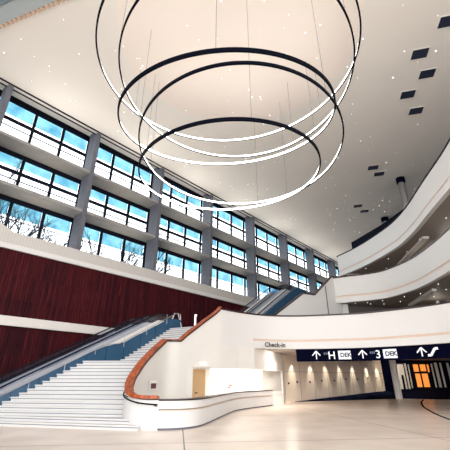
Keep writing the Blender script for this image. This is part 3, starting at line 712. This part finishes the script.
for a, b in (((-.3, .05), (-.12, .05)), ((-.12, .05), (.15, .42)), ((.15, .42), (.33, .42))):
    A = p + d_ * a[0] + Vector((0, 0, a[1])); B = p + d_ * b[0] + Vector((0, 0, b[1])); q = (B - A).normalized(); s_ = q.cross(n.normalized()) * .07
    m.prism([A - s_, A + s_, B + s_, B - s_], [v + n * .5 for v in (A - s_, A + s_, B + s_, B - s_)])
m.build('escalator_symbol', signw, sg)

# passage under the lowest balcony ------------------------------------
pw0 = Vector((5.15, 32.4, 0)); pw1 = Vector((17.2, 41.0, 0))
m = MB(); wallseg(m, pw0, pw1, 0, 3.75); 
struct(m.build('wall_passage', mat('warm_passage_plaster', (.68, .58, .48), .6, noise=.04, nscale=1)))
dpw = (pw1 - pw0).normalized(); npw = Vector((dpw.y, -dpw.x, 0))
Lpw = (pw1 - pw0).length
m = MB()
for k in range(1, 8):
    p = pw0 + dpw * (Lpw * k / 8) + npw * .01; m.prism([p, p + dpw * .03, p + dpw * .03 - npw * .02 , p - npw * .02], [v + Vector((0, 0, 3.7)) for v in (p, p + dpw * .03, p + dpw * .03 - npw * .02, p - npw * .02)])
m.prism([pw0 + npw * .01 + Vector((0, 0, 2.35)), pw1 + npw * .01 + Vector((0, 0, 2.35)), pw1 + Vector((0, 0, 2.35)) - npw * .02, pw0 + Vector((0, 0, 2.35)) - npw * .02], [v + Vector((0, 0, .025)) for v in (pw0 + npw * .01 + Vector((0, 0, 2.35)), pw1 + npw * .01 + Vector((0, 0, 2.35)), pw1 + Vector((0, 0, 2.35)) - npw * .02, pw0 + Vector((0, 0, 2.35)) - npw * .02)])
struct(m.build('trim_8', conc))
first = None
for k, f_ in enumerate((.02, .09, .2, .31, .43, .55, .68, .80, .9)):
    m = MB(); p = pw0 + dpw * Lpw * f_ + npw * .03 + Vector((0, 0, 1.35 + .06 * (k % 2) + .5 * f_))
    m.prism([p, p + dpw * .13, p + dpw * .13 + npw * .05, p + npw * .05], [v + Vector((0, 0, .16)) for v in (p, p + dpw * .13, p + dpw * .13 + npw * .05, p + npw * .05)])
    tag(m.build('door_knob', black), 'small dark knob in the row along the pale passage wall', 'knob', 'knobs on the pale passage wall')
# dark carpeted ramp
fr_ = [Vector((5.9, 32.75, 0)), Vector((17.3, 38.6, 0)), Vector((21.5, 36.5, 0)), Vector((34, 33, 0))]
bk = [Vector((6.3, 33.2, .02)), Vector((17.2, 40.9, .66)), Vector((22, 42.2, .95)), Vector((34, 43.5, .95))]
m = MB()
for i in range(3): m.prism([fr_[i] + Vector((0, 0, -.1)), fr_[i + 1] + Vector((0, 0, -.1)), Vector((bk[i + 1].x, bk[i + 1].y, -.1)), Vector((bk[i].x, bk[i].y, -.1))], [fr_[i] + Vector((0, 0, .03)), fr_[i + 1] + Vector((0, 0, .03)), bk[i + 1], bk[i]])
struct(m.build('floor_ramp', carpet))
m = MB(); wallseg(m, pw1, Vector((34, 44.4, 0)), 0, 3.75); struct(m.build('wall_passage_end', navy))
# door, bright leaves and pale strips on the end wall
de = (Vector((34, 44.4, 0)) - pw1).normalized(); ne = Vector((de.y, -de.x, 0))
def onend(px): 
    k = (px - 225) / 384.0; s_ = (k * pw1.y - pw1.x) / (de.x - k * de.y); return pw1 + de * s_ + ne * .05
def slab(m, p0, p1, z0, z1, th=.06, mi=0): 
    n = ne * th; m.prism([p0 + Vector((0, 0, z0)), p1 + Vector((0, 0, z0)), p1 + n + Vector((0, 0, z0)), p0 + n + Vector((0, 0, z0))], [p0 + Vector((0, 0, z1)), p1 + Vector((0, 0, z1)), p1 + n + Vector((0, 0, z1)), p0 + n + Vector((0, 0, z1))], mi)
m = MB(); slab(m, onend(415.5), onend(434.5), .9, 3.5); dobj = m.build('door_2', black); struct(dobj)
for (a, b, z0, z1) in ((418.5, 423.3, 1.0, 2.35), (425.2, 431, 1.0, 2.35), (418, 423, 2.55, 3.3), (425, 430.5, 2.6, 3.3), (432.3, 433.8, 2.5, 3.3)):
    m = MB(); slab(m, onend(a) + ne * .07, onend(b) + ne * .07, z0, z1, .02); m.build('lit_pane', orange, dobj)
for (a, b, z0, z1) in ((400, 408, .8, 3.3), (409.5, 411, .8, 3.4), (413, 413.8, .9, 3.3), (436.8, 438, .95, 3.4), (440.5, 443, .95, 3.5), (446, 447.5, .95, 3.5), (453, 455, .95, 3.5)):
    m = MB(); slab(m, onend(a), onend(b), z0, z1, .08)
    struct(m.build('door_panel', plaster))
m = MB(); slab(m, onend(404), onend(406), .8, 2.2, .12); struct(m.build('door_gap', navy))

# curved dark line in the floor
fl = spline([(20.8, 36.4, .004), (18.6, 33.2, .004), (15.9, 26.9, .004), (14.9, 22.6, .004), (14.7, 19.9, .004), (14.2, 17.3, .004), (13, 14.5, .004)], 8)
def fpt(x, y):
    v = 225 - y; cp, sp_ = cos(PITCH), sin(PITCH); d = Vector((x - 225, F * cp - v * sp_, F * sp_ + v * cp)); return Vector((d.x * -EYE / d.z, d.y * -EYE / d.z, .003))
fl = spline([fpt(*q) for q in ((423.6, 399.6), (421.6, 402.4), (423.2, 406.5), (430, 411), (439, 415.5), (450, 419.7), (465, 424.5))], 6)
MB().sweep(fl, [(-.07, 0), (.07, 0), (.07, .008), (-.07, .008)]).build('trim_9', navy)['kind'] = 'structure'

# ================================================================== RING LAMPS
RINGS = [('largest, outermost ring lamp nearest the ceiling', (.201, 14.344, 18), 7.15, (-.034, -.063)),
         ('second largest ring lamp hanging inside the largest one', (.598, 14.497, 17), 6.378, (.012, .074)),
         ('tilted ring lamp of the crossing pair, its dark top arc farther left', (.098, 15.528, 15), 5.919, (-.044, -.208)),
         ('ring lamp of the crossing pair, its dark top arc farther right', (.91, 17.138, 14.3), 5.973, (.004, .08)),
         ('smallest and lowest ring lamp of the cluster', (.275, 17.785, 13), 5.346, (-.039, -.067))]
WA = [(30, 150, 270), (50, 200, 320), (-95, 20, 150), (-48, 75, 200), (-80, 40, 165)]
for (lab, c, r, tl), wa in zip(RINGS, WA):
    nv = Vector((tl[0], tl[1], 1)).normalized(); e1 = nv.cross(Vector((0, 1, 0))).normalized(); e2 = nv.cross(e1)
    e1 = -e1 if e1.x < 0 else e1; e2 = e1.cross(nv) * -1
    C0 = Vector(c); t = empty('ring_lamp', c, lab + ', black hoop', 'ceiling lamp', 'ring lamps under the dome')
    N = 128
    def ringmesh(name, prof, mt):
        m = MB(); k = len(prof)
        for i in range(N):
            a = 2 * pi * i / N; rad = e1 * cos(a) + e2 * sin(a)
            for (u, v) in prof: m.v.append(tuple(C0 + rad * (r + u) + nv * v))
        for i in range(N):
            j = (i + 1) % N
            for q in range(k): r_ = (q + 1) % k; m.f.append((i * k + q, i * k + r_, j * k + r_, j * k + q)); m.mi.append(0)
        return m.build(name, mt, t, smooth=True)
    ringmesh('hoop', [(-.065, -.10), (.02, -.10), (.02, .085), (-.004, .085), (-.004, -.075), (-.065, -.075)], ringm)
    ringmesh('light_strip', [(-.016, -.07), (-.006, -.07), (-.006, .08), (-.016, .08)], ledm)
    for a in wa:
        a = radians(a); p = C0 + (e1 * cos(a) + e2 * sin(a)) * (r + .03)
        inside = hypot(p.x - DC[0], p.y - DC[1]) < DR
        rr_ = hypot(p.x - DC[0], p.y - DC[1]) / DR
        MB().tube([p + nv * .08, Vector((p.x, p.y, CEIL + (.9 * (1 - rr_ ** 2) ** 2 if inside else 0)))], .010, 5).build('suspension_wire', conc, t)

# ================================================================== CEILING VENTS, SPOTS
for (x, y, vl) in [(13.28, 16.67, 'second ceiling vent from the right edge, upper of the near pair'), (14.68, 18.36, 'ceiling vent right below and beside the upper one of the near pair'),
                   (14.24, 20.35, 'ceiling vent left one of the pair just below the near pair'), (15.78, 22.14, 'ceiling vent lowest of the near group of four, above the balcony rail'),
                   (13.82, 14.33, 'ceiling vent cut by the right edge of the photo, highest of all'), (15.5, 30.49, 'ceiling vent left one of the middle pair, left of the near steel column'),
                   (16.62, 31.7, 'ceiling vent right one of the middle pair, left of the near steel column'), (16.97, 39.2, 'ceiling vent left one of the farthest and smallest pair'), (18.36, 40.69, 'ceiling vent right one of the farthest pair, near the far steel column')]:
    m = MB(); a = radians(-14); ca, sa = cos(a), sin(a)
    def rect(hw, hh, z0, z1, mi):
        q = [(x + u * ca - v * sa, y + u * sa + v * ca) for u, v in ((-hw, -hh), (hw, -hh), (hw, hh), (-hw, hh))]
        m.prism([(*p_, z0) for p_ in q], [(*p_, z1) for p_ in q], mi)
    rect(.56, .44, 21.975, 22.0, 1); rect(.50, .38, 21.96, 21.98, 0)
    tag(m.build('ceiling_vent', [ventm, ceilm]), 'dark ' + vl, 'vent', 'dark rectangular ceiling vents')
star = None
def spot(x, y, z, r, label, group):
    global star
    if star is None:
        m = MB(); m.cyl((0, 0, -.03), 1, .03, 10); star = m.build('ceiling_spotlight', starm); o = star
    else: o = star.copy(); COL.objects.link(o)
    o.location = (x, y, z); o.scale = (r, r, 1); tag(o, label, 'spotlight', group)
n = 0
while n < 170:
    x = rnd.uniform(-16, 24); y = rnd.uniform(7, 48)
    p = Vector((x, y)); dd_ = NN[0] * x + NN[1] * y
    if dd_ > 24 or hypot(x - DC[0], y - DC[1]) < DR + .2 and False: continue
    if (p - E0).dot(nrm) > -.6: continue
    px = 225 + F * x / (y * cos(PITCH) + 20.3 * sin(PITCH)); py = 225 - F * (20.3 * cos(PITCH) - y * sin(PITCH)) / (y * cos(PITCH) + 20.3 * sin(PITCH))
    if not (-5 < px < 455 and -5 < py < 262): continue
    rr_ = hypot(x - DC[0], y - DC[1]) / DR
    z = CEIL if rr_ > 1.0 else None
    if z is None:
        z = CEIL + .9 * (1 - rr_ ** 2) ** 2 - .01
    spot(x, y, z, rnd.choice((.016, .02, .026, .038)), 'tiny round white spotlight set flush in the hall ceiling', 'tiny spotlights in the hall ceiling'); n += 1
for (x, y) in [(15.4, 31), (16.2, 29), (15.8, 26), (17, 24.5), (15.6, 22), (14.9, 20), (16.8, 20), (15.8, 17), (18, 22), (14.4, 34), (18.4, 31), (16.5, 34)]:
    spot(x, y, 12.14, .034, 'small round spotlight under the highest balcony', 'spotlights under the highest balcony')
for (x, y) in [(11.5, 30.6), (12.5, 30.4), (13.5, 29.6), (14.6, 28), (15.2, 30), (15.4, 27), (16.6, 25.6), (15.1, 24), (16.2, 22), (13, 31), (14.2, 31), (17, 28)]:
    spot(x, y, 7.91, .03, 'small round spotlight under the middle balcony', 'spotlights under the middle balcony')

# ================================================================== LAMPS OF THE PLACE, AND ADDED FILL LIGHTS
def sp_light(name, loc, tgt, power, size, blend=.4, col=(1, .9, .75), rad=.08):
    l = bpy.data.lights.new(name, 'SPOT'); l.energy = power; l.spot_size = radians(size); l.spot_blend = blend; l.color = col; l.shadow_soft_size = rad
    o = bpy.data.objects.new(name, l); COL.objects.link(o); o.location = loc
    o.rotation_euler = (Vector(tgt) - Vector(loc)).to_track_quat('-Z', 'Y').to_euler(); return o
for f_ in (.06, .22, .36, .50, .64, .80, .93):
    p = pw0 + dpw * Lpw * f_ + npw * .32 + Vector((0, 0, 3.64)); q = pw0 + dpw * Lpw * f_ + Vector((0, 0, .6)) + npw * .06
    sp_light('downlight', p, q, 330, 36)
def pt(name, loc, power, col=(1, .93, .82), r=.4):
    l = bpy.data.lights.new(name, 'POINT'); l.energy = power; l.color = col; l.shadow_soft_size = r
    o = bpy.data.objects.new(name, l); COL.objects.link(o); o.location = loc; return o
area('reception_ceiling_lamp', (.7, 26.2, 2.7), (.9, 26.7, 0), 2.0, 2.0, 150, (1, .96, .9))
area('reception_door_lamp', (-1.4, 22.2, 2.7), (-1.4, 22.4, 0),   .6, .6, 2, (1, .88, .7))
p = wl[3].lerp(wl[4], .64); sp_light('downlight', (p.x + .28, p.y - .12, 3.62), (p.x + .05, p.y, 1.6), 26, 44)
area('soffit_fill', (4.6, 28.0, 3.66), (3.6, 28.2, 0), .8, .8, 70, (1, .92, .82))  # added soft fill without a fixture, brightens the wall beside the opening
area('passage_fill', (18.5, 38.8, 3.66), (19.5, 42, .5), .8, .8, 70, (1, .85, .68))  # added fill that lifts the pale panels on the end wall
area('reception_end_fill', (3.0, 27.6, 2.7), (3.6, 28.6, .8), 1, 1, 40, (1, .93, .82))  # added fill to brighten the reception side wall
pt('balcony_lamp', (19, 27, 11.3), 90); pt('balcony_lamp', (17.5, 28.5, 7.1), 16)
# uplights standing on the slabs of the window wall
for i in range(2, len(RE) - 1):
    c = (RE[i] + RE[i + 1]) / 2 - .3
    area('slab_uplight', W(c, 25.2, 18.1), W(c, 19, 23), 3, .3, 75, (1, .96, .9))
    for z in (10.95, 14.4): sp_light('slab_uplight', W(c + .6, 25.7, z), W(c + .6, 25.9, z + 3), 110, 110, 1, (1, .9, .75))

# ================================================================== TREES OUTSIDE
def tree(t, d, h, seed):
    r = random.Random(seed); m = MB(); base = W(t, d, -.6)
    def grow(p, v, L, rad, dep):
        q = p + v * L * .5 + Vector((r.uniform(-1, 1), r.uniform(-1, 1), r.uniform(-.4, .6))) * L * .07; e_ = q + v * L * .5 + Vector((r.uniform(-1, 1), r.uniform(-1, 1), 0)) * L * .06
        m.tube([p, q, e_], [rad, rad * .85, rad * .7], 5 if dep > 1 else 4)
        if dep == 0: return
        for k in range(3 if dep > 1 else 4):
            nv_ = (v + Vector((r.uniform(-1, 1), r.uniform(-1, 1), r.uniform(-.25, .75))) * .75).normalized()
            grow(e_ if k else q, nv_, L * r.uniform(.6, .8), rad * .66, dep - 1)
    grow(base, Vector((0, 0, 1)), h, .27, 5)
    return m.build('bare_tree', bark)
for i, (t, d, h) in enumerate(((7.5, 33, 6.6), (15, 34.5, 6.8), (21, 34, 6.4))):
    tag(tree(t, d, h, 11 + i), ['bare tree outside the leftmost low window, behind the ribbed panel', 'bare tree outside the low windows left of the nearest whole concrete pillar', 'bare tree outside the low windows right of the nearest whole concrete pillar'][i], 'tree', None)
